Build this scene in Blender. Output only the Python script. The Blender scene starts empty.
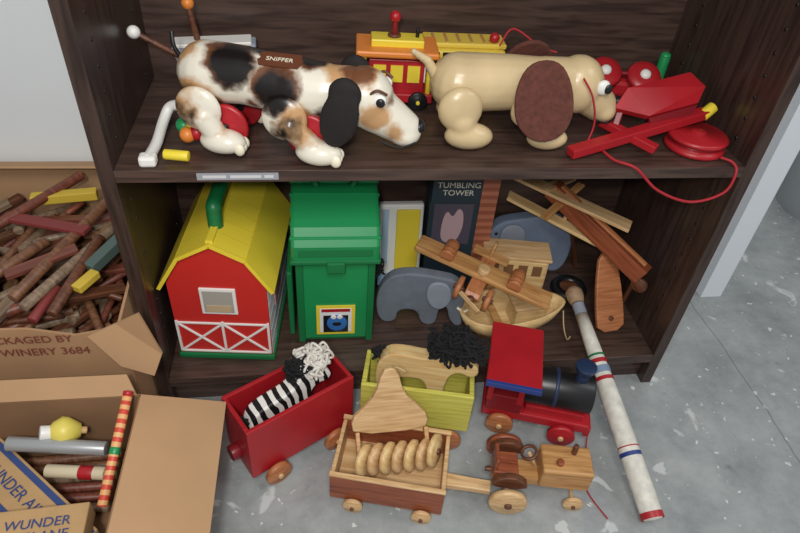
import bpy, bmesh, math, random
from mathutils import Matrix, Vector, Euler
random.seed(7)
rad=math.radians
SC=bpy.context.scene
SC.view_settings.view_transform='Standard'
# ---------------------------------------------------------------- materials
MC={}
def newmat(n):
    m=bpy.data.materials.new(n); m.use_nodes=True
    nt=m.node_tree; return m,nt,nt.nodes['Principled BSDF']
def srgb(c):
    return tuple(((x/255)/12.92 if x/255<.04045 else ((x/255+.055)/1.055)**2.4) for x in c)+(1,)
def plain(n,c,r=.45,spec=.5,var=.0,sc=30,metal=0,bump=0):
    if n in MC: return MC[n]
    m,nt,b=newmat(n); col=srgb(c)
    b.inputs['Base Color'].default_value=col; b.inputs['Roughness'].default_value=r
    b.inputs['Metallic'].default_value=metal; b.inputs['Specular IOR Level'].default_value=spec
    if var>0 or bump>0:
        tc=nt.nodes.new('ShaderNodeTexCoord'); no=nt.nodes.new('ShaderNodeTexNoise')
        no.inputs['Scale'].default_value=sc; no.inputs['Detail'].default_value=5
        nt.links.new(tc.outputs['Object'],no.inputs['Vector'])
        rp=nt.nodes.new('ShaderNodeValToRGB')
        rp.color_ramp.elements[0].position=.3; rp.color_ramp.elements[1].position=.7
        rp.color_ramp.elements[0].color=tuple(x*(1-var) for x in col[:3])+(1,)
        rp.color_ramp.elements[1].color=tuple(min(1,x*(1+var*.6)) for x in col[:3])+(1,)
        nt.links.new(no.outputs['Fac'],rp.inputs[0]); nt.links.new(rp.outputs[0],b.inputs['Base Color'])
        if bump>0:
            bp=nt.nodes.new('ShaderNodeBump'); bp.inputs['Strength'].default_value=bump; bp.inputs['Distance'].default_value=.002
            nt.links.new(no.outputs['Fac'],bp.inputs['Height']); nt.links.new(bp.outputs[0],b.inputs['Normal'])
    MC[n]=m; return m
def wood(n,c1,c2,axis=0,r=.45,sc=14):
    if n in MC: return MC[n]
    m,nt,b=newmat(n)
    tc=nt.nodes.new('ShaderNodeTexCoord'); mp=nt.nodes.new('ShaderNodeMapping')
    s=[12,12,12]; s[axis]=1; mp.inputs['Scale'].default_value=s
    no=nt.nodes.new('ShaderNodeTexNoise'); no.inputs['Scale'].default_value=sc; no.inputs['Detail'].default_value=6
    no.inputs['Distortion'].default_value=.6
    rp=nt.nodes.new('ShaderNodeValToRGB')
    rp.color_ramp.elements[0].position=.32; rp.color_ramp.elements[1].position=.62
    rp.color_ramp.elements[0].color=srgb(c2); rp.color_ramp.elements[1].color=srgb(c1)
    nt.links.new(tc.outputs['Object'],mp.inputs[0]); nt.links.new(mp.outputs[0],no.inputs['Vector'])
    nt.links.new(no.outputs['Fac'],rp.inputs[0]); nt.links.new(rp.outputs[0],b.inputs['Base Color'])
    b.inputs['Roughness'].default_value=r
    MC[n]=m; return m
def patches(n,base,lst,r=.35,dist=.02):
    m,nt,b=newmat(n)
    tc=nt.nodes.new('ShaderNodeTexCoord'); no=nt.nodes.new('ShaderNodeTexNoise'); no.inputs['Scale'].default_value=45
    no.inputs['Detail'].default_value=4
    sub=nt.nodes.new('ShaderNodeVectorMath'); sub.operation='SUBTRACT'; sub.inputs[1].default_value=(.5,.5,.5)
    scl=nt.nodes.new('ShaderNodeVectorMath'); scl.operation='SCALE'; scl.inputs['Scale'].default_value=dist*2
    add=nt.nodes.new('ShaderNodeVectorMath'); add.operation='ADD'
    L=nt.links.new
    L(tc.outputs['Object'],no.inputs['Vector']); L(no.outputs['Color'],sub.inputs[0]); L(sub.outputs[0],scl.inputs[0])
    L(tc.outputs['Object'],add.inputs[0]); L(scl.outputs[0],add.inputs[1])
    prev=None
    for (c,rr,col) in lst:
        d=nt.nodes.new('ShaderNodeVectorMath'); d.operation='DISTANCE'; d.inputs[1].default_value=c
        L(add.outputs[0],d.inputs[0])
        mr=nt.nodes.new('ShaderNodeMapRange'); mr.inputs[1].default_value=rr-.0045; mr.inputs[2].default_value=rr+.0045
        mr.inputs[3].default_value=1; mr.inputs[4].default_value=0
        L(d.outputs['Value'],mr.inputs[0])
        mx=nt.nodes.new('ShaderNodeMix'); mx.data_type='RGBA'
        L(mr.outputs[0],mx.inputs[0]); mx.inputs[7].default_value=srgb(col)
        if prev is None: mx.inputs[6].default_value=srgb(base)
        else: L(prev,mx.inputs[6])
        prev=mx.outputs[2]
    L(prev,b.inputs['Base Color']); b.inputs['Roughness'].default_value=r
    return m
def stripes(n,c1,c2,sc,direction='X',dist=2.0,r=.5,pos=.5):
    if n in MC: return MC[n]
    m,nt,b=newmat(n)
    tc=nt.nodes.new('ShaderNodeTexCoord'); w=nt.nodes.new('ShaderNodeTexWave')
    w.bands_direction=direction; w.inputs['Scale'].default_value=sc; w.inputs['Distortion'].default_value=dist
    w.inputs['Detail Scale'].default_value=1
    rp=nt.nodes.new('ShaderNodeValToRGB'); rp.color_ramp.interpolation='CONSTANT'
    rp.color_ramp.elements[0].color=srgb(c1); rp.color_ramp.elements[1].position=pos; rp.color_ramp.elements[1].color=srgb(c2)
    nt.links.new(tc.outputs['Object'],w.inputs['Vector']); nt.links.new(w.outputs['Fac'],rp.inputs[0]); nt.links.new(rp.outputs[0],b.inputs['Base Color'])
    b.inputs['Roughness'].default_value=r
    MC[n]=m; return m
RED=plain('red_paint',(170,30,38),.38,var=.14,sc=16); DRED=plain('dark_red_paint',(126,24,32),.4)
BARNRED=plain('barn_red',(200,46,40),.38,var=.06,sc=10)
YEL=plain('yellow_plastic',(232,208,62),.38,var=.05,sc=12); GRN=plain('green_plastic',(30,140,80),.38,var=.06,sc=12); DGRN=plain('dark_green_plastic',(22,112,62),.4)
WHT=plain('white_plastic',(230,228,222),.4); BLK=plain('black_paint',(26,26,28),.35); BLU=plain('blue_paint',(38,60,125),.4)
DBLU=plain('dark_blue_paint',(35,50,80),.4)
CHART=wood('yellow_green_wood',(208,202,95),(180,172,68),0,.6)
GRY=plain('grey_paint',(112,120,130),.6,var=.15,sc=40); LGRY=plain('light_grey_paint',(142,150,162),.6,var=.12)
LW=wood('light_wood',(220,184,136),(188,147,98)); MW=wood('mid_wood',(198,150,94),(163,112,64)); PINE=wood('pine_wood',(224,194,140),(203,164,106))
RW=wood('redwood',(156,84,52),(118,58,36)); DW=wood('walnut_wood',(110,66,42),(75,42,28)); OR=wood('orange_wood',(188,122,78),(152,90,52))
TAN=plain('tan_paint',(204,180,138),.3,var=.12,sc=18); CREAM=plain('cream_paint',(235,225,200),.4)
BFELT=plain('brown_felt',(92,50,40),.95,var=.3,sc=150,bump=.4)
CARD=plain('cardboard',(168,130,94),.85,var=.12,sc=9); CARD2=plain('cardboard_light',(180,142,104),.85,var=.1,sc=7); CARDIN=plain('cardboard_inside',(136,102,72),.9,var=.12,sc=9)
INK=plain('brown_ink',(120,60,45),.9); BINK=plain('blue_ink',(50,70,120),.8)
YARN=plain('black_yarn',(18,18,20),.95); WYARN=plain('white_yarn',(215,210,200),.95); STR=plain('red_string',(165,30,40),.7); NSTR=plain('natural_string',(190,165,120),.8)
SILV=plain('silver_tube',(170,172,172),.35,metal=.4); ORNG=plain('orange_paint',(222,132,55),.4)
# ---------------------------------------------------------------- geometry
def chaikin(p,n=2):
    for _ in range(n):
        q=[]
        for i in range(len(p)):
            a=p[i]; b=p[(i+1)%len(p)]
            q.append((a[0]*.75+b[0]*.25,a[1]*.75+b[1]*.25)); q.append((a[0]*.25+b[0]*.75,a[1]*.25+b[1]*.75))
        p=q
    return p
def catmull(pts,n=8):
    pts=[Vector(p) for p in pts]; P=[pts[0]]+pts+[pts[-1]]; out=[]
    for i in range(1,len(P)-2):
        for k in range(n):
            t=k/n; a,b,c,d=P[i-1:i+3]
            out.append(.5*((2*b)+(c-a)*t+(2*a-5*b+4*c-d)*t*t+(3*b-a-3*c+d)*t**3))
    out.append(pts[-1]); return out
def rotto(d):
    return Vector((0,0,1)).rotation_difference(Vector(d).normalized()).to_matrix().to_4x4()
class G:
    def __init__(s,name,loc=(0,0,0),rz=0,rx=0,ry=0,sc=1):
        s.o=bpy.data.objects.new(name,None); SC.collection.objects.link(s.o)
        s.o.location=loc; s.o.rotation_euler=(rad(rx),rad(ry),rad(rz)); s.o.scale=(sc,)*3; s.o.empty_display_size=.02
    def add(s,me,n,mat,smooth=False,M=None,bev=0):
        o=bpy.data.objects.new(n,me); SC.collection.objects.link(o); o.parent=s.o
        if M is not None: o.matrix_local=M
        if mat: me.materials.append(mat)
        if smooth:
            for p in me.polygons: p.use_smooth=True
        if bev>0:
            b=o.modifiers.new('b','BEVEL'); b.width=bev; b.segments=2; b.limit_method='ANGLE'; b.angle_limit=rad(40)
        return o
    def box(s,n,loc,size,mat,rot=(0,0,0),bev=.0015):
        bm=bmesh.new(); bmesh.ops.create_cube(bm,size=1)
        bmesh.ops.scale(bm,vec=size,verts=bm.verts)
        me=bpy.data.meshes.new(n); bm.to_mesh(me); bm.free()
        M=Matrix.Translation(loc)@Euler([rad(a) for a in rot]).to_matrix().to_4x4()
        return s.add(me,n,mat,M=M,bev=min(bev,min(size)*.3))
    def beam(s,n,p0,p1,w,h,mat,roll=0,bev=.0015):
        p0=Vector(p0);p1=Vector(p1); d=p1-p0
        bm=bmesh.new(); bmesh.ops.create_cube(bm,size=1); bmesh.ops.scale(bm,vec=(d.length,w,h),verts=bm.verts)
        me=bpy.data.meshes.new(n); bm.to_mesh(me); bm.free()
        x=d.normalized(); y=Vector((0,0,1)).cross(x).normalized(); z=x.cross(y)
        R=Matrix((x,y,z)).transposed().to_4x4()@Matrix.Rotation(rad(roll),4,'X')
        return s.add(me,n,mat,M=Matrix.Translation((p0+p1)/2)@R,bev=min(bev,min(w,h)*.3))
    def cyl(s,n,p0,p1,r0,mat,r1=None,seg=28,bev=.0012):
        r1=r0 if r1 is None else r1
        p0=Vector(p0);p1=Vector(p1);L=(p1-p0).length
        bm=bmesh.new(); bmesh.ops.create_cone(bm,cap_ends=True,segments=seg,radius1=r0,radius2=r1,depth=L)
        me=bpy.data.meshes.new(n); bm.to_mesh(me); bm.free()
        o=s.add(me,n,mat,True,Matrix.Translation((p0+p1)/2)@rotto(p1-p0),bev=min(bev,r0*.3,L*.3))
        return o
    def lathe(s,n,prof,loc,mat,axis=(0,0,1),seg=32,closed=False):
        vs=[];fs=[]
        N=len(prof)
        for (r,z) in prof:
            for k in range(seg):
                a=2*math.pi*k/seg; vs.append((r*math.cos(a),r*math.sin(a),z))
        for i in range(N-1 if not closed else N):
            for k in range(seg):
                j=(i+1)%N
                fs.append((i*seg+k,i*seg+(k+1)%seg,j*seg+(k+1)%seg,j*seg+k))
        me=bpy.data.meshes.new(n); me.from_pydata(vs,[],fs)
        return s.add(me,n,mat,True,Matrix.Translation(loc)@rotto(axis))
    def wheel(s,n,c,r,w,mat,axis=(0,1,0),hub=None):
        ax=Vector(axis).normalized(); c=Vector(c)
        prof=[(0,-w/2),(r*.55,-w/2),(r*.6,-w/2+w*.08),(r*.88,-w/2+w*.08),(r,-w*.3),(r,w*.3),(r*.88,w/2-w*.08),(r*.6,w/2-w*.08),(r*.55,w/2),(0,w/2)]
        s.lathe(n,prof,c,mat,ax)
        if hub: s.cyl(n+'_hub',c-ax*(w*.5+.004),c+ax*(w*.5+.004),r*.2,hub,seg=14)
    def sph(s,n,loc,rr,mat,rot=(0,0,0)):
        if not hasattr(rr,'__len__'): rr=(rr,)*3
        bm=bmesh.new(); bmesh.ops.create_uvsphere(bm,u_segments=28,v_segments=18,radius=1); bmesh.ops.scale(bm,vec=rr,verts=bm.verts)
        me=bpy.data.meshes.new(n); bm.to_mesh(me); bm.free()
        return s.add(me,n,mat,True,Matrix.Translation(loc)@Euler([rad(a) for a in rot]).to_matrix().to_4x4())
    def prism(s,n,pts,th,loc,mat,rot=(0,0,0),bev=.002,smooth=0):
        if smooth: pts=chaikin(pts,smooth)
        bm=bmesh.new(); vs=[bm.verts.new((p[0],-th/2,p[1])) for p in pts]; f=bm.faces.new(vs)
        r=bmesh.ops.extrude_face_region(bm,geom=[f]); bmesh.ops.translate(bm,vec=(0,th,0),verts=[v for v in r['geom'] if isinstance(v,bmesh.types.BMVert)])
        bmesh.ops.recalc_face_normals(bm,faces=bm.faces)
        me=bpy.data.meshes.new(n); bm.to_mesh(me); bm.free()
        return s.add(me,n,mat,M=Matrix.Translation(loc)@Euler([rad(a) for a in rot]).to_matrix().to_4x4(),bev=bev)
    def mesh(s,n,vs,fs,mat,th=0,bev=0):
        me=bpy.data.meshes.new(n); me.from_pydata(vs,[],fs)
        o=s.add(me,n,mat)
        if th: md=o.modifiers.new('s','SOLIDIFY'); md.thickness=th; md.offset=0
        return o
    def tube(s,n,paths,r,mat,smooth=True):
        if not isinstance(paths[0][0],(list,tuple,Vector)): paths=[paths]
        cu=bpy.data.curves.new(n,'CURVE'); cu.dimensions='3D'; cu.bevel_depth=r; cu.bevel_resolution=2; cu.use_fill_caps=True
        for p in paths:
            q=catmull(p,6) if smooth else [Vector(a) for a in p]
            sp=cu.splines.new('POLY'); sp.points.add(len(q)-1)
            for i,v in enumerate(q): sp.points[i].co=(*v,1)
        t=bpy.data.objects.new('tmp',cu); me=bpy.data.meshes.new_from_object(t); bpy.data.objects.remove(t)
        return s.add(me,n,mat,True)
    def blob(s,n,items,mat,vox=.0028,sm=6):
        bm=bmesh.new()
        for it in items:
            if it[0]=='e':
                _,c,r=it[:3]; rot=it[3] if len(it)>3 else (0,0,0)
                M=Matrix.Translation(c)@Euler([rad(a) for a in rot]).to_matrix().to_4x4()@Matrix.Diagonal((*r,1))
                bmesh.ops.create_uvsphere(bm,u_segments=20,v_segments=14,radius=1,matrix=M)
            else:
                _,a,b,r0,r1=it; a=Vector(a);b=Vector(b)
                K=max(3,int((b-a).length/.006))
                for k in range(K+1):
                    t=k/K; rr=r0+(r1-r0)*t
                    bmesh.ops.create_uvsphere(bm,u_segments=16,v_segments=10,radius=rr,matrix=Matrix.Translation(a.lerp(b,t)))
        me=bpy.data.meshes.new(n); bm.to_mesh(me); bm.free()
        o=s.add(me,n,mat,True)
        r=o.modifiers.new('r','REMESH'); r.mode='VOXEL'; r.voxel_size=vox; r.use_smooth_shade=True
        q=o.modifiers.new('s','SMOOTH'); q.iterations=sm; q.factor=.5
        return o
    def yarn(s,n,c,rr,N,mat,r=.0016,loop=.018):
        P=[];c=Vector(c)
        for i in range(N):
            d=Vector([random.gauss(0,1) for _ in range(3)]).normalized()
            b=c+Vector((d.x*rr[0],d.y*rr[1],d.z*rr[2]))*random.uniform(.5,.95)
            p=[c+(b-c)*.3]
            for k in range(4): p.append(b+Vector([random.uniform(-1,1)*loop for _ in range(3)])*(.6))
            p.append(c+(b-c)*.4); P.append(p)
        return s.tube(n,P,r,mat)
    def text(s,n,t,loc,rot,size,mat,ext=.0003):
        cu=bpy.data.curves.new(n,'FONT'); cu.body=t; cu.size=size; cu.extrude=ext; cu.align_x='CENTER'; cu.align_y='CENTER'
        tm=bpy.data.objects.new('tmp',cu); me=bpy.data.meshes.new_from_object(tm); bpy.data.objects.remove(tm)
        return s.add(me,n,mat,M=Matrix.Translation(loc)@Euler([rad(a) for a in rot]).to_matrix().to_4x4())
# ---------------------------------------------------------------- room
def concrete():
    m,nt,b=newmat('concrete'); L=nt.links.new
    tc=nt.nodes.new('ShaderNodeTexCoord')
    n1=nt.nodes.new('ShaderNodeTexNoise'); n1.inputs['Scale'].default_value=6; n1.inputs['Detail'].default_value=12; n1.inputs['Roughness'].default_value=.75
    r1=nt.nodes.new('ShaderNodeValToRGB'); e=r1.color_ramp.elements
    e[0].position=.3;e[0].color=srgb((122,127,128)); e[1].position=.70;e[1].color=srgb((176,180,179))
    L(tc.outputs['Object'],n1.inputs[0]); L(n1.outputs['Fac'],r1.inputs[0])
    def specks(sc,lo,hi,amt,dist,prev,col):
        n2=nt.nodes.new('ShaderNodeTexNoise'); n2.inputs['Scale'].default_value=sc; n2.inputs['Detail'].default_value=4; n2.inputs['Distortion'].default_value=dist
        L(tc.outputs['Object'],n2.inputs[0])
        r2=nt.nodes.new('ShaderNodeValToRGB'); r2.color_ramp.elements[0].position=lo; r2.color_ramp.elements[1].position=hi
        r2.color_ramp.elements[0].color=(0,0,0,1); r2.color_ramp.elements[1].color=(amt,amt,amt,1)
        L(n2.outputs['Fac'],r2.inputs[0])
        mx=nt.nodes.new('ShaderNodeMix'); mx.data_type='RGBA'; mx.inputs[7].default_value=srgb(col)
        L(r2.outputs[0],mx.inputs[0]); L(prev,mx.inputs[6]); return mx.outputs[2],n2
    o1,n2=specks(13,.64,.67,.75,.6,r1.outputs[0],(206,209,207))
    o2,_=specks(60,.67,.69,.85,.2,o1,(220,221,217))
    o3,_=specks(22,.68,.78,.5,.3,o2,(92,96,96))
    sp=nt.nodes.new('ShaderNodeSeparateXYZ'); L(tc.outputs['Object'],sp.inputs[0])
    n3=nt.nodes.new('ShaderNodeTexNoise'); n3.inputs['Scale'].default_value=8; L(tc.outputs['Object'],n3.inputs[0])
    a=nt.nodes.new('ShaderNodeMath'); a.operation='MULTIPLY_ADD'; a.inputs[1].default_value=.02; L(n3.outputs['Fac'],a.inputs[0]); L(sp.outputs[0],a.inputs[2])
    c=nt.nodes.new('ShaderNodeMath'); c.operation='SUBTRACT'; c.inputs[1].default_value=1.13; L(a.outputs[0],c.inputs[0])
    d=nt.nodes.new('ShaderNodeMath'); d.operation='ABSOLUTE'; L(c.outputs[0],d.inputs[0])
    f=nt.nodes.new('ShaderNodeMath'); f.operation='LESS_THAN'; f.inputs[1].default_value=.0015; L(d.outputs[0],f.inputs[0])
    g=nt.nodes.new('ShaderNodeMath'); g.operation='MULTIPLY'; g.inputs[1].default_value=.5; L(f.outputs[0],g.inputs[0])
    m2=nt.nodes.new('ShaderNodeMix'); m2.data_type='RGBA'; m2.inputs[7].default_value=srgb((80,84,86)); L(g.outputs[0],m2.inputs[0]); L(o3,m2.inputs[6])
    L(m2.outputs[2],b.inputs['Base Color']); b.inputs['Roughness'].default_value=.45
    bp=nt.nodes.new('ShaderNodeBump'); bp.inputs['Strength'].default_value=.12; L(n2.outputs['Fac'],bp.inputs['Height']); L(bp.outputs[0],b.inputs['Normal'])
    return m
def slab(n,a,b,mat):
    bm=bmesh.new(); bmesh.ops.create_cube(bm,size=1); bmesh.ops.scale(bm,vec=[b[i]-a[i] for i in range(3)],verts=bm.verts)
    bmesh.ops.translate(bm,vec=[(a[i]+b[i])/2 for i in range(3)],verts=bm.verts)
    me=bpy.data.meshes.new(n); bm.to_mesh(me); bm.free(); me.materials.append(mat)
    o=bpy.data.objects.new(n,me); SC.collection.objects.link(o); return o
WALLM=plain('wall_paint',(222,226,227),.8,var=.03,sc=4)
slab('floor',(-2.5,-2.5,-.05),(3.5,3,0),concrete())
slab('wall_back',(-2.5,.31,0),(1.15,.36,2.4),WALLM)
slab('trim_1',(1.15,.235,0),(1.2,.36,2.4),plain('trim_white',(222,228,234),.5))
slab('wall_far',(1.2,2.2,0),(3.5,2.25,2.4),WALLM)
# ---------------------------------------------------------------- bookcase
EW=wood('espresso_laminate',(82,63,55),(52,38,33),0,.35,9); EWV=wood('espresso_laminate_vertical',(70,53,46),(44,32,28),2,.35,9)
b=G('bookcase')
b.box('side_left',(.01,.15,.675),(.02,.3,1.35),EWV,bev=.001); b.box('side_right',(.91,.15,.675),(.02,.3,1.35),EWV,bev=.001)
b.box('back_panel',(.46,.297,.675),(.88,.006,1.35),EW,bev=0)
b.box('shelf_middle',(.46,.146,.481),(.88,.292,.018),EW,bev=.001); b.box('shelf_bottom',(.46,.146,.07),(.88,.292,.02),EW,bev=.001)
b.box('top_board',(.46,.146,1.34),(.88,.292,.02),EW,bev=.001); b.box('toe_kick',(.46,.03,.03),(.88,.016,.06),EW,bev=0)
for i in range(24):
    z=.13+i*.032
    if abs(z-.48)<.02: continue
    for y in (.045,.245):
        b.cyl('pin_hole',(.8992,y,z),(.9006,y,z),.0026,BLK,seg=10,bev=0); b.cyl('pin_hole',(.0194,y,z),(.0208,y,z),.0026,BLK,seg=10,bev=0)
t=G('shelf_label',(.175,-.0015,.482)); t.box('plastic_sleeve',(0,0,0),(.105,.0016,.010),plain('clear_label',(150,152,158),.12),bev=0)
for k,(x,w) in enumerate(((-.03,.03),(.01,.04),(.04,.012))): t.box('print_%d'%k,(x,-.001,0),(w,.0006,.004),plain('label_print',(200,200,202),.4),bev=0)
# ---------------------------------------------------------------- hound dog pull toy
BR=(112,72,48); BK=(26,22,21); LBR=(190,148,104)
PM=patches('hound_patches',(224,217,200),[
 ((-.10,.0,.115),.024,LBR),((-.085,-.03,.062),.034,LBR),((-.083,-.034,.056),.027,BK),((-.040,-.02,.120),.035,BR),((-.036,-.022,.116),.030,BK),
 ((.022,-.038,.098),.033,BR),((.024,-.037,.090),.028,BK),((-.005,.014,.13),.024,BK),((.06,.0,.135),.030,BR),((.064,.0,.133),.022,BK),((.050,-.045,.052),.028,LBR),((.043,-.048,.048),.021,BK),
 ((.118,-.01,.128),.036,LBR),((.125,-.02,.125),.022,BR),((.150,-.034,.070),.020,LBR),((.178,-.026,.045),.014,LBR),((.16,-.015,.085),.012,BR),((-.05,-.05,.03),.010,LBR),((.085,-.04,.065),.014,BK),((-.012,-.035,.07),.009,BR),((.075,-.05,.03),.010,LBR)],.28,.014)
s=G('hound_dog_pull_toy',(.215,.080,.4915),rz=-14)
s.blob('body',[('c',(-.078,.0,.090),(-.03,-.002,.092),.041,.038),('c',(-.03,-.002,.092),(.04,-.006,.086),.038,.037),('c',(.04,-.006,.086),(.080,-.008,.086),.039,.036),
  ('c',(.08,-.008,.088),(.115,-.008,.092),.032,.030)],PM)
s.blob('head',[('e',(.132,-.008,.084),(.040,.036,.040)),('c',(.145,-.006,.070),(.186,.002,.042),.032,.024),('e',(.188,.002,.036),(.023,.026,.018))],PM)
s.sph('nose',(.207,.005,.046),(.009,.013,.009),BLK)
s.tube('mouth',[(.160,-.030,.034),(.185,-.026,.026),(.205,-.014,.030)],.0015,BLK)
for sd in (-1,1):
    s.blob('ear_near' if sd<0 else 'ear_far',[('e',(.108,-.008+sd*.044,.070),(.026,.007,.042),(0,14,0)),('e',(.114,-.008+sd*.038,.102),(.022,.010,.022))],plain('black_felt',(26,21,20),.85,var=.2,sc=120))
    s.sph('eye_white',(.155,-.005+sd*.028,.093),(.010,.006,.009),WHT); s.sph('pupil',(.158,-.005+sd*.033,.092),(.006,.003,.006),BLK)
    s.tube('eye_brow',[(.143,-.005+sd*.031,.100),(.153,-.005+sd*.031,.107),(.165,-.005+sd*.027,.101)],.002,plain('brow_brown',(90,55,35),.5))
    y=sd*.048
    for nm,x0,x1 in (('rear',-.078,-.050),('front',.036,.080)):
        s.blob('leg_'+nm,[('e',(x0,y,.060),(.031,.011,.031)),('c',(x0+.006,y,.05),(x1-.008,y,.024),.017,.015),('e',(x1,y,.0165),(.032,.020,.0165))],PM,.0024)
        s.wheel('wheel_'+nm,(x0+.028,sd*.032,.031),.031,.010,RED,hub=BLK)
        for k in (-1,0,1): s.sph('toe',(x1+.025,y+k*.010,.012),(.0075,.0055,.009),CREAM)
s.prism('saddle_label',[(-.025,-.012),(.025,-.012),(.03,0),(.025,.012),(-.025,.012),(-.03,0)],.0015,(.025,-.016,.1238),plain('label_brown',(100,56,35),.5),rot=(-70,0,0),bev=0)
s.text('label_text','SNIFFER',(.025,-.0175,.1250),(16,0,0),.010,CREAM)
s.tube('tail',[(-.11,0,.1),(-.125,.01,.115),(-.13,.02,.13)],.003,BLK)
# ---------------------------------------------------------------- tan puppy toy
s=G('puppy_pull_toy',(.553,.100,.4915),rz=-2)
s.blob('body',[('c',(-.073,0,.078),(.0,0,.080),.042,.039),('c',(.0,0,.080),(.06,0,.080),.039,.036),('c',(.05,0,.084),(.09,0,.085),.034,.033)],TAN)
s.blob('head',[('e',(.100,0,.080),(.039,.037,.042)),('c',(.114,0,.07),(.142,0,.050),.030,.025),('e',(.148,0,.044),(.020,.027,.019))],TAN)
s.sph('nose',(.167,0,.058),(.006,.009,.006),BLK)
s.tube('mouth',[(.128,-.027,.040),(.148,-.027,.034),(.165,-.015,.036)],.0013,BLK)
s.blob('tail',[('c',(-.105,0,.085),(-.120,0,.108),.009,.007),('c',(-.120,0,.108),(-.140,.0,.120),.007,.005)],TAN,.002)
for sd in (-1,1):
    s.prism('ear_near' if sd<0 else 'ear_far',[(-.018,.054),(.022,.056),(.042,.026),(.046,-.020),(.028,-.050),(-.008,-.055),(-.036,-.030),(-.038,.015)],.007,(.034,sd*.055,.076),BFELT,rot=(sd*22,-6,0),smooth=2)
    s.sph('eye_white',(.128,sd*.028,.088),(.010,.006,.011),WHT); s.sph('pupil',(.134,sd*.033,.088),(.006,.003,.007),BLK)
    y=sd*.044
    s.blob('leg_rear',[('e',(-.075,y,.058),(.032,.016,.033)),('c',(-.070,y,.04),(-.064,y,.022),.020,.018),('e',(-.058,y+sd*.002,.019),(.036,.021,.019))],TAN)
    s.blob('leg_front',[('e',(.020,y*.85,.055),(.022,.010,.025)),('c',(.026,y*.85,.045),(.045,y,.022),.015,.014),('e',(.058,y,.0165),(.031,.018,.0165))],TAN)
s.tube('collar_string',[(.092,-.038,.105),(.110,-.043,.08),(.122,-.046,.04),(.11,-.058,.003)],.0014,STR)
s.tube('pull_string',[(-.01,.045,.115),(.01,.06,.135),(.05,.05,.115),(.075,.04,.11)],.0014,STR)
# ---------------------------------------------------------------- trolley toy
s=G('toy_trolley',(.405,.215,.49),rz=-4)
s.box('chassis',(0,0,.018),(.115,.07,.014),RED); s.box('cabin',(0,0,.05),(.085,.055,.052),RED)
for x in (-.026,0,.026): s.box('window',(x,-.0285,.055),(.019,.002,.026),YEL,bev=0)
for y in (-.015,.015): s.box('front_window',(.0435,y,.055),(.002,.018,.028),WHT,bev=0)
for x in (-.05,.05):
    for y in (-.027,.027): s.cyl('post',(x,y,.02),(x,y,.082),.004,YEL,seg=12)
s.box('roof',(0,0,.086),(.125,.075,.010),ORNG,bev=.003); s.box('roof_clerestory',(0,0,.096),(.08,.035,.012),YEL,bev=.002)
s.cyl('driver_peg',(-.005,0,.1),(-.005,0,.128),.0045,DRED); s.sph('driver_head',(-.005,0,.131),.0085,RED); s.cyl('driver_base',(-.005,0,.10),(-.005,0,.106),.010,DW); s.cyl('bell_rod',(.03,0,.1),(.03,0,.115),.003,BLK,seg=10)
for x in (-.035,.035):
    for y in (-.037,.037): s.wheel('wheel',(x,y,.015),.015,.008,BLK,hub=YEL)
# ---------------------------------------------------------------- bus toy
s=G('toy_bus',(.517,.245,.49),rz=-2)
YB=plain('bus_yellow',(222,192,75),.4)
s.box('body',(0,0,.048),(.128,.055,.064),YB,bev=.005); s.box('roof',(0,.006,.084),(.130,.048,.008),YB,bev=.004)
for k in range(6): s.box('window_%d'%k,(-.05+k*.02,-.028,.068),(.015,.002,.018),BLK,bev=0); s.box('roof_stripe_%d'%k,(-.05+k*.02,.004,.0885),(.004,.036,.002),MW,bev=0)
s.sph('passenger_peg',(.045,-.01,.096),.008,RED); s.box('stripe',(0,-.0282,.038),(.12,.0015,.006),RED,bev=0)
for x in (-.04,.04):
    for y in (-.028,.028): s.wheel('wheel',(x,y,.015),.015,.009,BLK,hub=RED)
# ---------------------------------------------------------------- red jet pull toy
s=G('toy_jet_plane',(0,0,0))
s.mesh('wing_shell',[(.712,.082,.540),(.735,.102,.562),(.845,.134,.574),(.862,.110,.562),(.842,.084,.548),(.765,.072,.532)],[(0,1,2,3,4,5)],RED,th=.010)
s.mesh('wing_skirt',[(.765,.072,.532),(.842,.084,.548),(.835,.080,.515),(.78,.070,.508)],[(0,1,2,3)],DRED,th=.006)
s.beam('fuselage',(.637,.026,.500),(.868,.092,.530),.018,.014,RED); s.beam('fin_bar',(.705,.092,.516),(.765,.024,.506),.015,.012,RED)
s.beam('strut',(.72,.075,.508),(.73,.092,.545),.01,.01,DRED); s.beam('strut',(.79,.09,.500),(.80,.105,.56),.012,.012,DRED); s.cyl('rear_foot',(.80,.12,.4905),(.80,.12,.56),.007,DRED)
s.cyl('front_foot',(.66,.034,.4905),(.66,.034,.50),.006,DRED)
s.cyl('yellow_peg',(.862,.088,.527),(.880,.096,.538),.009,YEL)
s=G('pull_string_reel',(.846,.058,.491))
s.lathe('spool',[(0,0),(.042,0),(.045,.003),(.043,.008),(.034,.010),(.034,.014),(.043,.016),(.045,.021),(.041,.024),(.012,.024),(.01,.028),(0,.028)],(0,0,0),RED)
s.tube('string',[(.02,-.042,.006),(.034,-.053,.004),(.036,-.066,-.006),(.026,-.072,-.036),(-.02,-.071,-.052),(-.078,-.069,-.032),(-.12,-.064,.002),(-.145,-.045,.004),(-.155,-.02,.006)],.0021,STR)
s=G('wheeled_pull_toy',(.79,.225,.49),rz=-10)
s.box('body',(0,.012,.02),(.09,.04,.03),RED,bev=.008); s.cyl('axle',(-.045,0,.045),(.045,0,.045),.004,DRED)
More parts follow.
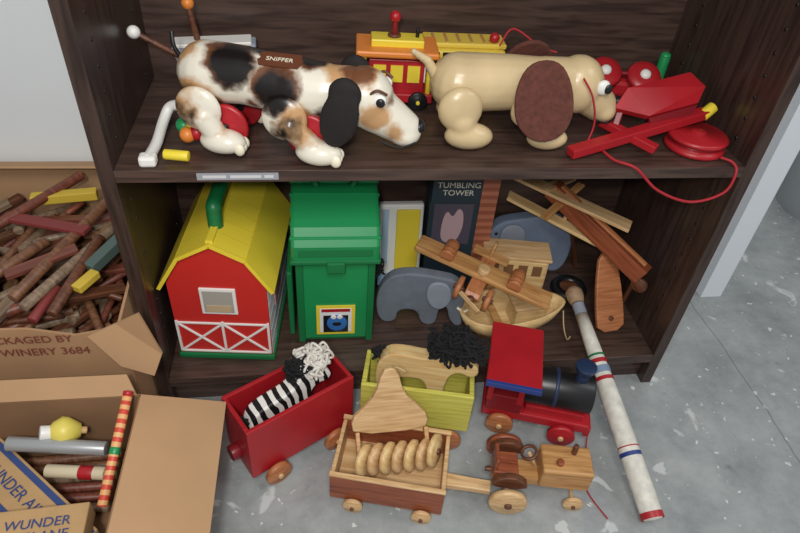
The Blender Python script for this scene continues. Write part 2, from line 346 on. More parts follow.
for x,z in ((-.033,.046),(.033,.044)):
    s.lathe('disc',[(0,-.004),(.026,-.004),(.029,0),(.026,.005),(.016,.007),(0,.007)],(x,-.004,z),RED,axis=(0,-.55,.8)); s.lathe('hubcap',[(.009,.006),(.008,.010),(.004,.012),(0,.012)],(x,-.004,z),WHT,axis=(0,-.55,.8))
    s.cyl('fork',(x,.01,.02),(x,.0,z),.005,DRED)
s=G('wooden_peg',(.876,.262,.49)); s.cyl('peg',(0,0,0),(.0,.0,.062),.009,GRN); s.sph('peg_top',(0,0,.062),(.009,.009,.006),GRN)
# ---------------------------------------------------------------- items at left of top shelf
s=G('baby_rattle',(.002,-.004,.4905))
W=.009
s.tube('handle_frame',[(.060,.016,W),(.064,.06,W),(.068,.10,.02),(.078,.115,.035),(.10,.10,.04),(.125,.07,.03),(.135,.055,.02)],.0075,WHT)
s.box('foot',(.060,.018,.008),(.022,.018,.015),WHT,bev=.004)
s.cyl('yellow_grip',(.078,.032,.008),(.110,.026,.008),.007,YEL)
for k,(m,p) in enumerate(((GRN,(.098,.085,.022)),(YEL,(.110,.080,.020)),(RED,(.116,.072,.018)),(ORNG,(.104,.07,.016)))): s.sph('bead_%d'%k,p,.011,m)
s=G('toy_mallet',(0,0,0)); s.cyl('handle',(.034,.175,.604),(.165,.200,.515),.004,DW,seg=14); s.sph('head',(.034,.175,.604),.009,WHT); s.cyl('grip',(.15,.197,.525),(.172,.201,.511),.008,LW)
s=G('peg_sailboat',(.128,.240,.4905),rz=4); s.prism('hull',[(-.06,.075),(.065,.080),(.045,.0),(-.04,.0)],.036,(0,0,0),LGRY,bev=.004); s.box('deck',(0,-.002,.079),(.115,.034,.006),WHT,rot=(0,-2,0))
s.cyl('mast',(-.02,0,.07),(-.028,0,.130),.0045,DW,seg=14); s.sph('mast_tip',(-.028,0,.134),.009,ORNG)
# ---------------------------------------------------------------- barn
s=G('toy_barn',(.127,.158,.0805),rz=-6)
w,hy=.079,.116
s.box('base',(0,0,.006),(.166,.240,.012),DGRN,bev=.003)
gable=[(-w,.012),(w,.012),(w,.172),(.052,.222),(0,.250),(-.052,.222),(-w,.172)]
s.prism('gable_front',gable,.006,(0,-hy+.003,0),BARNRED,bev=.001); s.prism('gable_rear',gable,.006,(0,hy-.003,0),BARNRED,bev=.001)
YR=plain('yellow_rib',(218,194,52),.4)
for sd in (-1,1):
    s.box('side_wall',(sd*(w-.002),0,.088),(.005,.225,.155),WHT)
    s.mesh('roof_lower',[(sd*.090,-hy-.008,.165),(sd*.090,hy+.003,.165),(sd*.052,hy+.003,.228),(sd*.052,-hy-.008,.228)],[(0,1,2,3)],YEL,th=.006)
    s.mesh('roof_upper',[(sd*.052,-hy-.008,.228),(sd*.052,hy+.003,.228),(0,hy+.003,.257),(0,-hy-.008,.257)],[(0,1,2,3)],YEL,th=.006)
    for k in range(8):
        y=-hy-.004+k*.033
        s.beam('roof_rib',(sd*.090,y,.1675),(sd*.052,y,.2305),.003,.002,YR); s.beam('roof_rib',(sd*.052,y,.2305),(0.0,y,.2595),.003,.002,YR)
    for k in range(5): s.box('side_board',(sd*(w+.001),0,.04+k*.028),(.0015,.22,.0015),LGRY,bev=0)
    s.box('side_window',(sd*(w+.0015),-.03,.10),(.002,.06,.04),plain('barn_pink',(225,150,150),.5),bev=0)
s.box('ridge',(0,0,.259),(.012,.236,.006),YEL)
fy=-hy-.001
for a,bq in (((-.076,.086),(.076,.086)),((-.076,.018),(.076,.018)),((-.076,.018),(-.076,.09)),((.076,.018),(.076,.09)),((0,.018),(0,.09)),((-.074,.02),(-.002,.084)),((-.002,.02),(-.074,.084)),((.002,.02),(.074,.084)),((.074,.02),(.002,.084))):
    s.beam('door_trim',(a[0],fy,a[1]),(bq[0],fy-.0001*random.random(),bq[1]),.003,.004,WHT,roll=0) if a[0]!=bq[0] else s.box('door_trim',(a[0],fy,(a[1]+bq[1])/2),(.004,.003,bq[1]-a[1]),WHT,bev=0)
s.box('loft_window',(0,fy,.138),(.058,.004,.056),WHT); s.box('loft_pane',(0,fy-.002,.138),(.048,.002,.046),plain('loft_grey',(165,160,150),.5),bev=0)
s.box('hay_door',(.0,fy-.003,.124),(.04,.002,.014),plain('loft_tan',(190,165,130),.6),bev=0)
s.tube('carry_handle',[(0,-.070,.255),(0,-.068,.280),(0,-.055,.293),(0,.06,.293),(0,.080,.285),(0,.085,.255)],.012,DGRN)
# ---------------------------------------------------------------- green toy case
s=G('toy_storage_case',(.307,.155,.0805),rz=-1)
s.box('body',(0,0,.105),(.134,.17,.205),GRN,bev=.01)
for x in (-.060,.060): s.box('corner_rib',(x,-.086,.10),(.012,.006,.19),DGRN,bev=.002)
s.prism('lid',[(-.098,.195),(.095,.195),(.095,.28),(.06,.295),(-.03,.29),(-.085,.262),(-.102,.235)],.142,(0,0,0),GRN,rot=(0,0,90),bev=.006)
s.box('lid_rim',(0,0,.203),(.146,.206,.010),DGRN,bev=.004); s.box('lid_panel',(0,-.0995,.222),(.12,.004,.016),DGRN,bev=.001)
for k in range(5): 
    s.box('lid_step_%d'%k,(0,-.092+k*.022,.246+k*.0125),(.145,.007,.007),GRN,bev=.003)
s.tube('handle',[(-.03,-.01,.292),(-.03,-.01,.315),(.03,-.01,.315),(.03,-.01,.292)],.006,DGRN)
s.box('latch',(0,-.104,.195),(.03,.008,.022),DGRN,bev=.003); s.box('side_fin',(-.078,-.02,.08),(.010,.10,.15),DGRN,bev=.003)
y=-.0865
s.box('sticker',(.0,y,.058),(.068,.002,.070),YEL,bev=0); s.box('sticker_inner',(.0,y-.0012,.058),(.056,.001,.058),plain('sticker_white',(225,225,225),.5),bev=0)
s.box('sticker_door',(.0,y-.0016,.050),(.044,.001,.042),BLK,bev=0)
SB=plain('sticker_blue',(50,110,180),.5)
s.sph('sticker_monster',(.002,y-.002,.052),(.018,.0015,.020),SB); s.sph('monster_eye',(-.004,y-.0035,.068),(.005,.001,.005),WHT); s.sph('monster_eye',(.007,y-.0035,.068),(.005,.001,.005),WHT)
s.sph('monster_mouth',(.002,y-.0036,.051),(.008,.001,.005),BLK); s.box('sticker_roof',(.0,y-.0018,.083),(.05,.001,.007),RED,bev=0)
# ---------------------------------------------------------------- activity board, game box
s=G('activity_board',(.438,.236,.082),rx=-6)
s.box('frame',(0,0,.09),(.088,.018,.18),WHT,bev=.004); s.box('yellow_panel',(.014,-.011,.10),(.046,.006,.14),YEL,bev=.002); s.box('blue_band',(-.030,-.0105,.11),(.012,.003,.12),plain('sky_blue',(170,195,215),.4),bev=0)
s.box('base_strip',(0,-.012,.012),(.086,.02,.02),plain('sky_blue2',(150,185,215),.4))
s=G('block_game_box',(.552,.250,.0805),rz=-2)
s.box('carton',(0,0,.17),(.125,.06,.34),plain('box_teal',(40,58,68),.5),bev=.001); s.text('title','TUMBLING\nTOWER',(-.014,-.0312,.232),(90,0,0),.0165,plain('title_ink',(215,215,200),.5))
s.box('photo_panel',(-.018,-.0308,.152),(.075,.001,.095),plain('photo_grey',(84,78,92),.5),bev=0)
s.prism('hand_print',[(-.02,-.04),(.01,-.045),(.022,-.01),(.02,.03),(.008,.04),(.0,.015),(-.012,.035),(-.02,.01)],.001,(-.018,-.0318,.152),plain('print_pink',(190,160,165),.6),smooth=2,bev=0)
s.box('brick_panel',(.046,-.0309,.18),(.032,.001,.30),stripes('brick_print',(150,85,62),(178,110,84),18,'Z',.5),bev=0)
# ---------------------------------------------------------------- elephants
EL=[(-.07,0),(-.038,0),(-.036,.034),(.0,.036),(.008,0),(.036,0),(.038,.045),(.052,.05),(.058,.02),(.072,-.0),(.086,.006),(.078,.035),(.084,.08),(.064,.11),(.034,.116),(-.02,.122),(-.06,.108),(-.078,.06)]
EAR=[(-.02,.03),(.012,.03),(.024,.0),(.01,-.032),(-.012,-.03),(-.026,0)]
BGRY=plain('blue_grey_paint',(120,134,156),.6,var=.12)
def elephant(loc,rz,rx,mat,flip=1,sc=1):
    s=G('wooden_elephant',loc,rz,rx,sc=sc)
    s.prism('body',[(x*flip,z) for x,z in EL][::flip],.022,(0,0,0),mat,smooth=2,bev=.003)
    for sd in (-1,1):
        s.prism('ear',EAR,.006,(.036*flip,sd*.0142,.078),LGRY,smooth=2); s.sph('eye',(.066*flip,sd*.0115,.088),(.003,.0015,.003),BLK)
    s.tube('tusk',[(.07*flip,-.012,.05),(.082*flip,-.016,.045),(.09*flip,-.016,.052)],.0025,CREAM)
    return s
s=elephant((.462,.118,.0805),-9,0,GRY,1,1.04); s.yarn('yarn_tail',(-.082,0,.118),(.014,.014,.018),40,YARN,.0014,.016)
elephant((.715,.262,.0805),0,0,BGRY,-1,1.2)
# ---------------------------------------------------------------- wooden boat
def hull(s,n,L,Wd,H,mat,z0=0,th=.008):
    vs=[];fs=[];N=28
    def ring(sc,z): 
        r=[]
        for k in range(N):
            a=2*math.pi*k/N; x=math.cos(a); y=math.sin(a)
            r.append((L/2*sc*(abs(x)**.9)*(1 if x>0 else -1), Wd/2*sc*y*(1-.25*x), z))
        return r
    R=[ring(.72,z0),ring(.9,z0+H*.45),ring(1,z0+H),ring(.93,z0+H),ring(.82,z0+H*.5),ring(.66,z0+th)]
    for r in R: vs+=r
    for i in range(5):
        for k in range(N): fs.append((i*N+k,i*N+(k+1)%N,(i+1)*N+(k+1)%N,(i+1)*N+k))
    fs.append(tuple(range(N))[::-1]); fs.append(tuple(5*N+k for k in range(N)))
    me=bpy.data.meshes.new(n); me.from_pydata(vs,[],fs); return s.add(me,n,mat,True)
s=G('wooden_boat',(.642,.098,.0805),rz=6)
hull(s,'hull',.215,.10,.05,PINE); s.box('bench',(-.04,0,.04),(.014,.072,.006),MW); s.box('deck_house',(.03,0,.032),(.06,.045,.045),PINE,bev=.003)
s.box('deck_house_roof',(.03,0,.058),(.07,.052,.006),LW); s.tube('rope',[(.09,-.03,.05),(.085,-.055,.03),(.095,-.062,.004),(.105,-.055,.003)],.0012,NSTR)
# ---------------------------------------------------------------- wooden bus
s=G('wooden_bus',(.664,.192,.0805),rz=-10)
s.box('body',(0,0,.067),(.125,.055,.075),PINE,bev=.006)
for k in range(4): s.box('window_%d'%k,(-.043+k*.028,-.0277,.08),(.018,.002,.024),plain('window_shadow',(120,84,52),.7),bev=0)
s.box('roof',(0,0,.107),(.132,.06,.007),LW,bev=.003)
for x in (-.04,.04):
    for y in (-.03,.03): s.wheel('wheel',(x,y,.02),.02,.012,MW,hub=DW)
# ---------------------------------------------------------------- wooden airplane
s=G('wooden_airplane',(.570,.104,.200),rz=-29,ry=10,rx=0)
s.box('wing',(0,0,.012),(.26,.042,.011),MW,bev=.003)
s.prism('fuselage',[(-.055,-.008),(.055,-.012),(.06,.008),(.03,.014),(-.05,.008),(-.075,.008)],.028,(0,0,-.006),OR,rot=(0,0,-90+0),smooth=1)
s.box('tailplane',(0,.062,.004),(.07,.022,.006),MW); s.prism('tail_fin',[(-.014,0),(.014,0),(.012,.026),(-.002,.028)],.005,(0,.064,.006),MW,rot=(0,0,90))
for x in (-.028,.028): s.wheel('wheel',(x,-.034,-.016),.022,.012,OR,axis=(1,0,0),hub=DW)
s.cyl('engine',(-.07,-.02,.025),(-.07,.02,.025),.013,OR); s.cyl('engine',(.06,-.02,.025),(.06,.02,.025),.013,OR); s.sph('propeller_hub',(0,-.062,-.006),.008,DW); s.box('propeller',(0,-.068,-.006),(.05,.004,.008),LW,rot=(0,30,0))
s.cyl('pilot_peg',(0,-.01,.015),(0,-.01,.030),.011,LW)
# ---------------------------------------------------------------- large wooden aeroplane
s=G('wooden_biplane',(0,0,0))
s.beam('fuselage',(.725,.240,.300),(.872,.084,.208),.026,.036,RW); s.beam('fuselage_stripe',(.735,.222,.3165),(.868,.082,.2345),.010,.006,OR)
s.beam('wing_upper',(.655,.262,.318),(.845,.135,.282),.034,.007,LW); s.beam('wing_lower',(.640,.240,.285),(.840,.150,.215),.028,.007,PINE)
s.beam('strut',(.75,.205,.245),(.752,.200,.298),.006,.006,LW); s.beam('strut',(.81,.165,.225),(.80,.17,.288),.006,.006,LW)
s.wheel('wheel',(.868,.078,.190),.015,.010,DW,axis=(1,.9,0)); s.beam('tailplane',(.70,.220,.31),(.770,.262,.31),.022,.005,LW); s.beam('cross_piece',(.70,.19,.265),(.785,.245,.305),.016,.006,MW)
s.beam('landing_leg',(.872,.10,.20),(.879,.125,.0815),.008,.008,DW)
s.beam('rear_leg',(.755,.23,.285),(.835,.258,.0815),.007,.007,DW)
s=G('wooden_paddle',(.836,.060,.082),rz=8,rx=-34)
s.prism('blade',[(-.028,.0),(.028,.0),(.030,.04),(.026,.10),(.016,.155),(-.016,.155),(-.026,.10),(-.030,.04)],.009,(0,0,.004),OR,smooth=1); s.cyl('pin',(0,-.008,.03),(0,.008,.03),.005,DW,seg=12)
s=G('toy_wheel_ring',(.792,.185,.0805)); s.lathe('tyre',[(.020,.002),(.034,.0),(.038,.008),(.034,.016),(.020,.014)],(0,0,0),BLK,closed=True); s.cyl('hub',(0,0,.002),(0,0,.012),.021,DW)
# ---------------------------------------------------------------- red wagon + zebra
def open_box(s,L,Wd,z0,z1,t,mat,mat2=None,mi=None):
    mat2=mat2 or mat
    s.box('floor_board',(0,0,z0+t/2),(L-.001,Wd-.001,t),mi or mat)
    for sd in (-1,1):
        s.box('side_board',(0,sd*(Wd/2-t/2),(z0+z1)/2),(L,t,z1-z0),mat); s.box('end_board',(sd*(L/2-t/2),0,(z0+z1)/2),(t,Wd-2*t,z1-z0),mat2)
s=G('red_wooden_wagon',(.226,-.084,0),rz=31)
open_box(s,.190,.084,.03,.148,.007,RED)
for x in (-.055,.055):
    s.cyl('axle',(x,-.052,.022),(x,.052,.022),.004,LW,seg=12)
    for y in (-.051,.051): s.wheel('wheel',(x,y,.022),.022,.012,OR,hub=LW)
s.cyl('hitch_peg',(-.095,.0,.06),(-.110,0,.06),.013,DRED)
ZB=stripes('zebra_stripes',(20,20,22),(230,227,220),24,'X',3.5)
HORSE=[(-.048,0),(-.03,0),(-.028,.03),(-.01,.036),(.014,.034),(.02,0),(.036,0),(.038,.042),(.052,.058),(.07,.048),(.08,.06),(.066,.085),(.05,.1),(.034,.088),(.02,.072),(-.03,.078),(-.047,.066),(-.054,.04)]
s=G('wooden_zebra',(.222,-.088,.062),rz=31,ry=-12,rx=0,sc=1.18)
s.prism('body',HORSE,.024,(0,0,0),ZB,smooth=2,bev=.003)
s.yarn('mane',(.042,0,.095),(.018,.014,.014),40,YARN,.0015,.014); s.yarn('mane_white',(.062,0,.092),(.022,.018,.018),100,WYARN,.0018,.016); s.yarn('tail',(-.052,0,.058),(.006,.006,.010),10,YARN,.0014,.01)
# ---------------------------------------------------------------- yellow-green cart + horse
s=G('yellow_wooden_cart',(.438,-.060,0),rz=-12.5)
open_box(s,.184,.078,.045,.136,.008,CHART)
for x in (-.06,.06):
    s.cyl('axle',(x,-.046,.024),(x,.046,.024),.004,LW,seg=12); s.box('axle_block',(x,0,.036),(.02,.06,.02),CHART)
    for y in (-.045,.045): s.wheel('wheel',(x,y,.024),.024,.011,OR,hub=LW)
HORSE2=[(x,(z+.026 if z>.02 else z)) for x,z in HORSE]
s=G('wooden_horse',(.434,-.056,.0535),rz=-13,sc=1.28)
s.prism('body',HORSE2,.020,(0,0,0),PINE,smooth=2,bev=.003); s.sph('eye',(.066,-.0105,.100),(.002,.001,.002),BLK)
s.yarn('mane',(.046,0,.120),(.032,.018,.018),150,YARN,.0016,.020); s.yarn('tail',(-.052,0,.090),(.006,.006,.010),12,YARN,.0014,.010)
# ---------------------------------------------------------------- red train engine
s=G('toy_train_engine',(.655,-.066,0),rz=-18)
s.box('chassis',(0,0,.042),(.186,.074,.020),RED,bev=.003)
s.box('boiler_bed',(.03,0,.058),(.10,.058,.02),RED); s.cyl('boiler',(-.03,0,.096),(.087,0,.096),.035,BLK,seg=40,bev=.003)
s.cyl('boiler_band',(.02,0,.096),(.026,0,.096),.0356,DBLU,seg=40,bev=0)
s.cyl('smokestack',(.062,0,.122),(.062,0,.148),.011,DBLU); s.cyl('stack_cap',(.062,0,.145),(.062,0,.162),.013,DBLU,r1=.018)
s.box('cab_floor',(-.058,0,.07),(.062,.075,.04),DRED)
for x in (-.085,-.033):
    for y in (-.033,.033): s.box('cab_post',(x,y,.12),(.010,.010,.09),RED)
s.box('cab_back',(-.087,0,.10),(.006,.06,.05),DRED); s.box('cab_front',(-.031,0,.115),(.006,.06,.08),RED)
s.box('roof',(-.056,-.012,.168),(.088,.135,.009),RED,bev=.002,rot=(0,0,0)); s.box('roof_edge',(-.056,-.081,.168),(.088,.007,.010),BLU,bev=.001)
s.box('cow_catcher',(.093,0,.034),(.010,.07,.022),RED)
for x in (-.058,.05):
    s.cyl('axle',(x,-.048,.024),(x,.048,.024),.004,LW,seg=12)
    for y in (-.044,.044): s.wheel('wheel',(x,y,.024),.024,.012,OR if x<0 else RED,hub=LW)
s.tube('pull_cord',[(.097,-.01,.03),(.098,-.05,.004),(.085,-.08,.002),(.10,-.13,.002),(.13,-.17,.002)],.0012,STR)
# ---------------------------------------------------------------- tractor + trailer
s=G('wooden_farm_trailer',(.384,-.172,0),rz=-15)
open_box(s,.176,.112,.020,.080,.0065,RW,LW,LW)
s.box('rim_trim',(0,-.053,.0815),(.178,.008,.004),LW,bev=.001); s.box('rim_trim',(0,.053,.0815),(.178,.008,.004),LW,bev=.001)
s.prism('tongue',[(-.01,-.012),(.04,-.010),(.070,-.010),(.070,.010),(.04,.010),(-.01,.012)],.012,(.092,0,.029),LW,rot=(90,0,0))
for x in (-.05,.058):
    s.cyl('axle',(x,-.062,.014),(x,.062,.014),.003,LW,seg=10)
    for y in (-.062,.062): s.wheel('wheel',(x,y,.0155),.0155,.009,LW,hub=DW)
s=G('wooden_tractor',(.572,-.190,0),rz=-11)
s.box('frame',(.05,0,.038),(.15,.034,.018),MW); s.box('hood',(.088,0,.062),(.080,.052,.046),MW,bev=.004); s.box('grille',(.1295,0,.06),(.003,.034,.03),RW)
s.box('seat_base',(-.005,0,.052),(.04,.04,.016),RW); s.box('seat_back',(-.022,0,.07),(.006,.036,.03),RW,bev=.003)
s.prism('fender_near',[(-.03,0),(.03,0),(.024,.02),(0,.03),(-.024,.02)],.012,(.0,-.032,.045),DW,smooth=1); s.prism('fender_far',[(-.03,0),(.03,0),(.024,.02),(0,.03),(-.024,.02)],.012,(.0,.032,.045),DW,smooth=1)
s.cyl('steering_post',(.042,0,.06),(.026,0,.092),.003,LW,seg=10); s.lathe('steering_wheel',[(.010,-.002),(.014,-.002),(.014,.002),(.010,.002)],(.026,0,.092),DW,axis=(-.45,0,1),closed=True)
s.cyl('exhaust',(.10,.012,.082),(.10,.012,.105),.0045,DW,seg=14); s.cyl('cap',(.075,-.01,.083),(.075,-.01,.092),.006,RW,seg=14)
s.cyl('rear_axle',(0,-.06,.03),(0,.06,.03),.004,LW,seg=12); s.cyl('front_axle',(.108,-.040,.016),(.108,.040,.016),.003,LW,seg=10)
for y in (-.052,.052): s.wheel('rear_wheel',(0,y,.030),.030,.013,LW if y<0 else RW,hub=DW)
for y in (-.036,.036): s.wheel('front_wheel',(.108,y,.016),.016,.009,LW,hub=DW)
s.cyl('hitch',(-.035,0,.036),(-.015,0,.036),.004,DW,seg=10)
# ---------------------------------------------------------------- disc roller toy
s=G('wooden_roller_toy',(.392,-.172,0),rz=2)
s.cyl('axle',(-.062,0,.070),(.066,0,.070),.003,DW,seg=10)
for k in range(6):
    s.lathe('disc_%d'%k,[(.004,-.006),(.021,-.006),(.026,-.003),(.026,.003),(.021,.006),(.004,.006)],(-.052+k*.0190,0,.068),LW if k%2 else PINE,axis=(1,-.62,.25))
s.wheel('end_disc',(.060,0,.076),.027,.011,PINE,axis=(1,-.62,.25),hub=DW)
s.prism('body_board',[(-.06,.0),(.055,.0),(.06,.025),(.04,.05),(.018,.075),(.008,.118),(-.004,.125),(-.016,.118),(-.026,.075),(-.046,.05),(-.064,.03)],.010,(-.006,.036,.090),LW,rot=(-14,0,0),smooth=1)
for x in (-.060,.050): s.box('side_arm',(x,.018,.082),(.007,.04,.014),MW,rot=(28,0,0))
s.tube('pull_loop',[(-.004,.066,.201),(-.002,.062,.213),(.012,.055,.209),(.01,.06,.196)],.0012,NSTR)
# ---------------------------------------------------------------- striped toy bat
s=G('painted_wooden_bat')
A=Vector((.791,-.285,.019));B=Vector((.766,.125,.142)); D=(B-A); L=D.length
WP=plain('worn_white_paint',(218,214,202),.5,var=.22,sc=60)
s.lathe('barrel',[(0,0),(.014,.001),(.0175,.006),(.018,.05),(.017,.2),(.013,.32),(.0105,.40),(.0105,L-.03),(.015,L-.02),(.016,L-.008),(.010,L),(0,L)],A,WP,axis=D)
def band(z0,z1,r,m,n): s.lathe(n,[(r,z0),(r,z1)],A,m,axis=D)
band(.002,.012,.0183,RED,'red_band'); band(.10,.107,.0183,BLU,'blue_band'); band(.115,.117,.0182,RED,'thin_band'); band(.235,.242,.0168,RED,'red_mid_band'); band(.249,.262,.0165,plain('faded_blue',(120,140,165),.6),'blue_mid_band'); band(.268,.276,.0161,RED,'red_mid_band'); band(.282,.286,.0157,DGRN,'green_mid_band'); band(L-.065,L-.035,.0114,LGRY,'grey_band')
s.lathe('knob',[(0.0,L-.034),(.0125,L-.032),(.0165,L-.02),(.0165,L-.008),(.011,L+.001),(0,L+.002)],A,plain('worn_knob',(165,135,105),.6,var=.25,sc=80),axis=D)
# ---------------------------------------------------------------- big cardboard box of sticks
s=G('cardboard_box')
x0,x1,y0,y1,H=-.44,-.008,-.062,.300,.280
def panel(n,pts,mat=CARD,th=.004): s.mesh(n,pts,[tuple(range(len(pts)))],mat,th=th)
panel('bottom',[(x0,y0,.003),(x1,y0,.003),(x1,y1,.003),(x0,y1,.003)])
panel('front',[(x0,y0,0),(x1,y0,0),(x1,y0,H-.008),(x1-.06,y0,H-.02),(x1-.12,y0,H-.004),(x0,y0,H)],CARD); panel('back',[(x0,y1,0),(x1,y1,0),(x1,y1,H+.045),(x0,y1,H+.045)],CARD2)
panel('left',[(x0,y0,0),(x0,y1,0),(x0,y1,H),(x0,y0,H)]); panel('right',[(x1,y0,0),(x1,y1,0),(x1,y1,H+.03),(x1,y0,H-.008)])
panel('flap_corner',[(-.05,y0-.003,H-.02),(x1,y0-.002,H+.002),(.030,y0-.012,H+.03),(.050,y0-.02,H-.045),(.035,y0-.03,H-.080),(-.01,y0-.022,H-.065)],CARD2)
panel('flap_back',[(x0,y1,H+.045),(-.06,y1,H+.045),(-.09,y1-.045,H+.062),(x0,y1-.045,H+.064)],CARD2)
for i,(tx,sz,zz,xx) in enumerate((('PACKAGED BY',.019,.256,-.135),('CALIF. WINERY 3684',.020,.231,-.145),)):
    s.text('print_%d'%i,tx,(xx,y0-.004,zz),(90,0,0),sz,INK)
# sticks
s=G('wooden_stick_pile')
BS=wood('brown_stick',(132,90,62),(92,58,40)); GS=wood('grey_stick',(146,122,98),(102,82,64)); FR=plain('faded_red',(128,52,48),.6); FY=plain('faded_yellow',(205,175,60),.6); TS=plain('teal_stick',(80,98,92),.6); RB=wood('red_brown_stick',(128,70,52),(92,48,38)); TSK=wood('tan_stick',(170,130,90),(130,92,60))
cols=[DW,DW,BS,BS,BS,RB,RB,GS,GS,GS,RW,TSK]
for i in range(260):
    lay=i/260
    L=random.uniform(.07,.17); a=random.gauss(rad(50),rad(40)); tl=random.uniform(-.25,.35)
    cx=random.uniform(x0+.14,x1-.05); cy=random.uniform(y0+.05,y1-.05); cz=.15+lay*.125+random.uniform(-.012,.012)+(cy-.1)*.08
    d=Vector((math.cos(a)*math.cos(tl),math.sin(a)*math.cos(tl),math.sin(tl)))*L/2
    p=Vector((cx,cy,cz)); e0=p-d;e1=p+d
    def inb(): return all(x0+.015<e.x<x1-.015 and y0+.015<e.y<y1-.015 for e in (e0,e1))
    if not inb():
        d*=.55; e0=p-d;e1=p+d
        if not inb(): continue
    m=random.choice(cols); t=random.random()
    if random.random()<.02: m=random.choice((FY,TS,FR))
    if t<.6: s.cyl('stick_%d'%i,e0,e1,random.uniform(.005,.009),m,seg=12)
    else: s.beam('slat_%d'%i,e0,e1,random.uniform(.012,.020),random.uniform(.006,.012),m)
for i,(p0,p1,r,m) in enumerate((((-.16,-.01,.285),(-.03,.25,.335),.0085,BS),((-.30,.06,.29),(-.12,.25,.33),.008,RB),((-.14,-.03,.285),(-.03,.17,.305),.008,GS),((-.26,-.03,.275),(-.14,.10,.305),.008,BS),((-.10,-.04,.28),(-.06,.1,.31),.008,DW))):
    s.cyl('long_stick_%d'%i,p0,p1,r,m,seg=18)
s.beam('yellow_block',(-.19,.20,.315),(-.09,.215,.315),.018,.016,FY); s.beam('teal_block',(-.065,.04,.295),(-.030,.10,.305),.018,.018,TS); s.beam('red_slat',(-.22,.16,.31),(-.08,.11,.315),.020,.008,FR); s.beam('red_slat',(-.18,.03,.295),(-.09,.08,.305),.020,.008,RB); s.beam('yellow_slat',(-.075,.0,.29),(-.055,.035,.292),.016,.012,FY)
s.box('under_layer',(-.224,.12,.085),(.41,.34,.155),DW)
# ---------------------------------------------------------------- lower cardboard box
s=G('cardboard_box')
x0,x1,y0,y1,H=-.40,.022,-.50,-.128,.20
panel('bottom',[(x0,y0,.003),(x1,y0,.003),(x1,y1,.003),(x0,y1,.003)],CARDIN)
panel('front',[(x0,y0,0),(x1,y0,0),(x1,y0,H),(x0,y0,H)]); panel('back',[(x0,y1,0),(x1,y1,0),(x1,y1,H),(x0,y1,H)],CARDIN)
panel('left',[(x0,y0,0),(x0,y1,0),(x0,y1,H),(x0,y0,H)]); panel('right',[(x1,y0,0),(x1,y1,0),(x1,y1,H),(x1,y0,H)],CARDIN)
panel('flap_right',[(x1,y0,H),(x1,y1,H),(x1+.114,y1+.002,H-.030),(x1+.108,y0,H-.045)],CARD2)
panel('flap_back',[(x0,y1,H),(x1-.005,y1,H),(x1-.02,y1+.024,H+.018),(x0,y1+.024,H+.018)],CARD2)
AC=plain('airplane_carton',(182,146,100),.7,var=.1)
s=G('balsa_airplane_carton',(-.122,-.262,.128),rz=-42)
s.box('carton',(0,0,0),(.22,.10,.05),AC,bev=.002); s.box('stripe',(0,.042,.0255),(.22,.008,.001),BINK,bev=0); s.text('print','WUNDER AIRPLANE',(.005,.018,.0262),(0,0,0),.021,BINK); s.box('stripe',(0,-.006,.0255),(.22,.006,.001),BINK,bev=0)
s=G('balsa_airplane_carton',(-.100,-.338,.170),rz=3)
s.box('carton',(0,0,0),(.18,.11,.030),AC,bev=.002); s.text('print','WUNDER\nAIRPLANE',(.035,.024,.0162),(0,0,0),.017,BINK); s.box('stripe',(-.05,.02,.0155),(.05,.03,.001),BINK,bev=0); s.box('stripe',(0,-.012,.0155),(.18,.006,.001),BINK,bev=0)
s=G('spinning_top_toy',(-.080,-.158,.168))
s.lathe('body',[(0,-.022),(.01,-.02),(.019,-.004),(.020,.004),(.013,.015),(.006,.02),(0,.02)],(0,0,0),plain('pale_yellow',(222,205,95),.4),axis=(-.9,-.2,.3)); s.cyl('tip',(-.012,-.003,.002),(-.028,-.008,.009),.010,WHT); s.cyl('stem',(.012,.003,-.004),(.026,.006,-.009),.005,LW)
s=G('metal_tube',(0,0,0)); s.cyl('tube',(-.15,-.172,.166),(-.02,-.186,.160),.010,SILV)
s=G('paper_tube',(0,0,0)); s.cyl('tube',(-.10,-.200,.138),(-.02,-.212,.140),.009,plain('cream_tube',(205,190,160),.6)); s.cyl('band',(-.055,-.2068,.1391),(-.035,-.2098,.1396),.0094,RED)
s=G('striped_rod'); 
p0=Vector((-.008,-.270,.155));p1=Vector((.012,-.145,.222))
SR=stripes('candy_stripes',(205,70,50),(226,170,110),26,'Z',1.5)
s.cyl('rod',p0,p1,.0065,SR,seg=16); s.cyl('tip',p1,p1+(p1-p0)*.04,.0068,RED,seg=16); s.cyl('green_band',p0.lerp(p1,.45),p0.lerp(p1,.52),.0069,GRN,seg=16)
s=G('wooden_block_pile'); s.box('filler_tray',(-.19,-.315,.045),(.40,.35,.08),CARDIN)
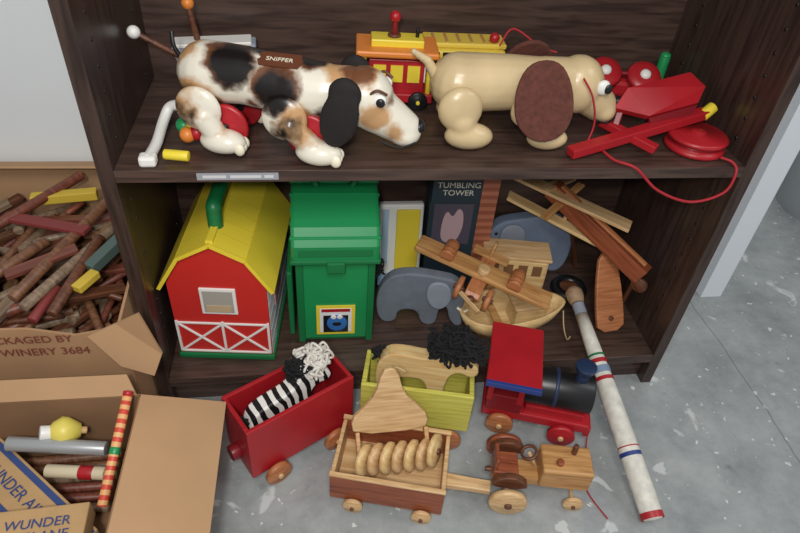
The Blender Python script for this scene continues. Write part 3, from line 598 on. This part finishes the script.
for k in range(6): s.cyl('dowel_%d'%k,(-.30+k*.01,-.16-k*.014,.093),(-.02,-.15-k*.017,.093),.007,random.choice(cols),seg=12)
# ---------------------------------------------------------------- pale bin far right
s=G('plastic_bin',(1.70,.58,0),rz=10)
s.lathe('tub',[(0,.0),(.12,.0),(.14,.22),(.15,.225),(.15,.232),(.135,.232),(.115,.01),(0,.01)],(0,0,0),plain('bin_pale',(205,210,214),.5)); s.tube('handle',[(.14,0,.22),(.0,-.15,.24),(-.14,0,.22)],.005,SILV)
# ---------------------------------------------------------------- lights, camera
def area(n,loc,tgt,size,e,col=(1,1,1)):
    l=bpy.data.lights.new(n,'AREA'); l.size=size; l.energy=e; l.color=col
    o=bpy.data.objects.new(n,l); SC.collection.objects.link(o); o.location=loc
    o.rotation_euler=(Vector(tgt)-Vector(loc)).to_track_quat('-Z','Y').to_euler()
area('camera_flash',(.20,-.86,1.08),(.46,.12,.30),.07,5.2,(1,.99,.97))
area('ceiling_light_key',(.25,-1.25,1.95),(.47,.1,.25),.5,16,(1,.98,.95))
area('ceiling_light_right',(2.0,-.6,2.2),(.6,0,.1),.8,9,(.95,.98,1))
w=bpy.data.worlds.new('w'); SC.world=w; w.use_nodes=True
w.node_tree.nodes['Background'].inputs[0].default_value=(.95,.97,1,1); w.node_tree.nodes['Background'].inputs[1].default_value=.36
f=622.0
th=rad(40);yw=rad(10);ro=rad(4.9)
h=Vector((math.sin(yw),math.cos(yw),0));z=Vector((0,0,1))
F=h*math.cos(th)-z*math.sin(th); R0=Vector((math.cos(yw),-math.sin(yw),0));U0=h*math.sin(th)+z*math.cos(th)
R=R0*math.cos(ro)+U0*math.sin(ro);U=U0*math.cos(ro)-R0*math.sin(ro)
cd=bpy.data.cameras.new('camera');cam=bpy.data.objects.new('camera',cd);SC.collection.objects.link(cam)
cd.sensor_width=36;cd.lens=f*36/800;cd.clip_start=.02
M=Matrix((R,U,-F)).transposed().to_4x4();M.translation=Vector((0.274,-0.720,0.931)); cam.matrix_world=M
SC.camera=cam
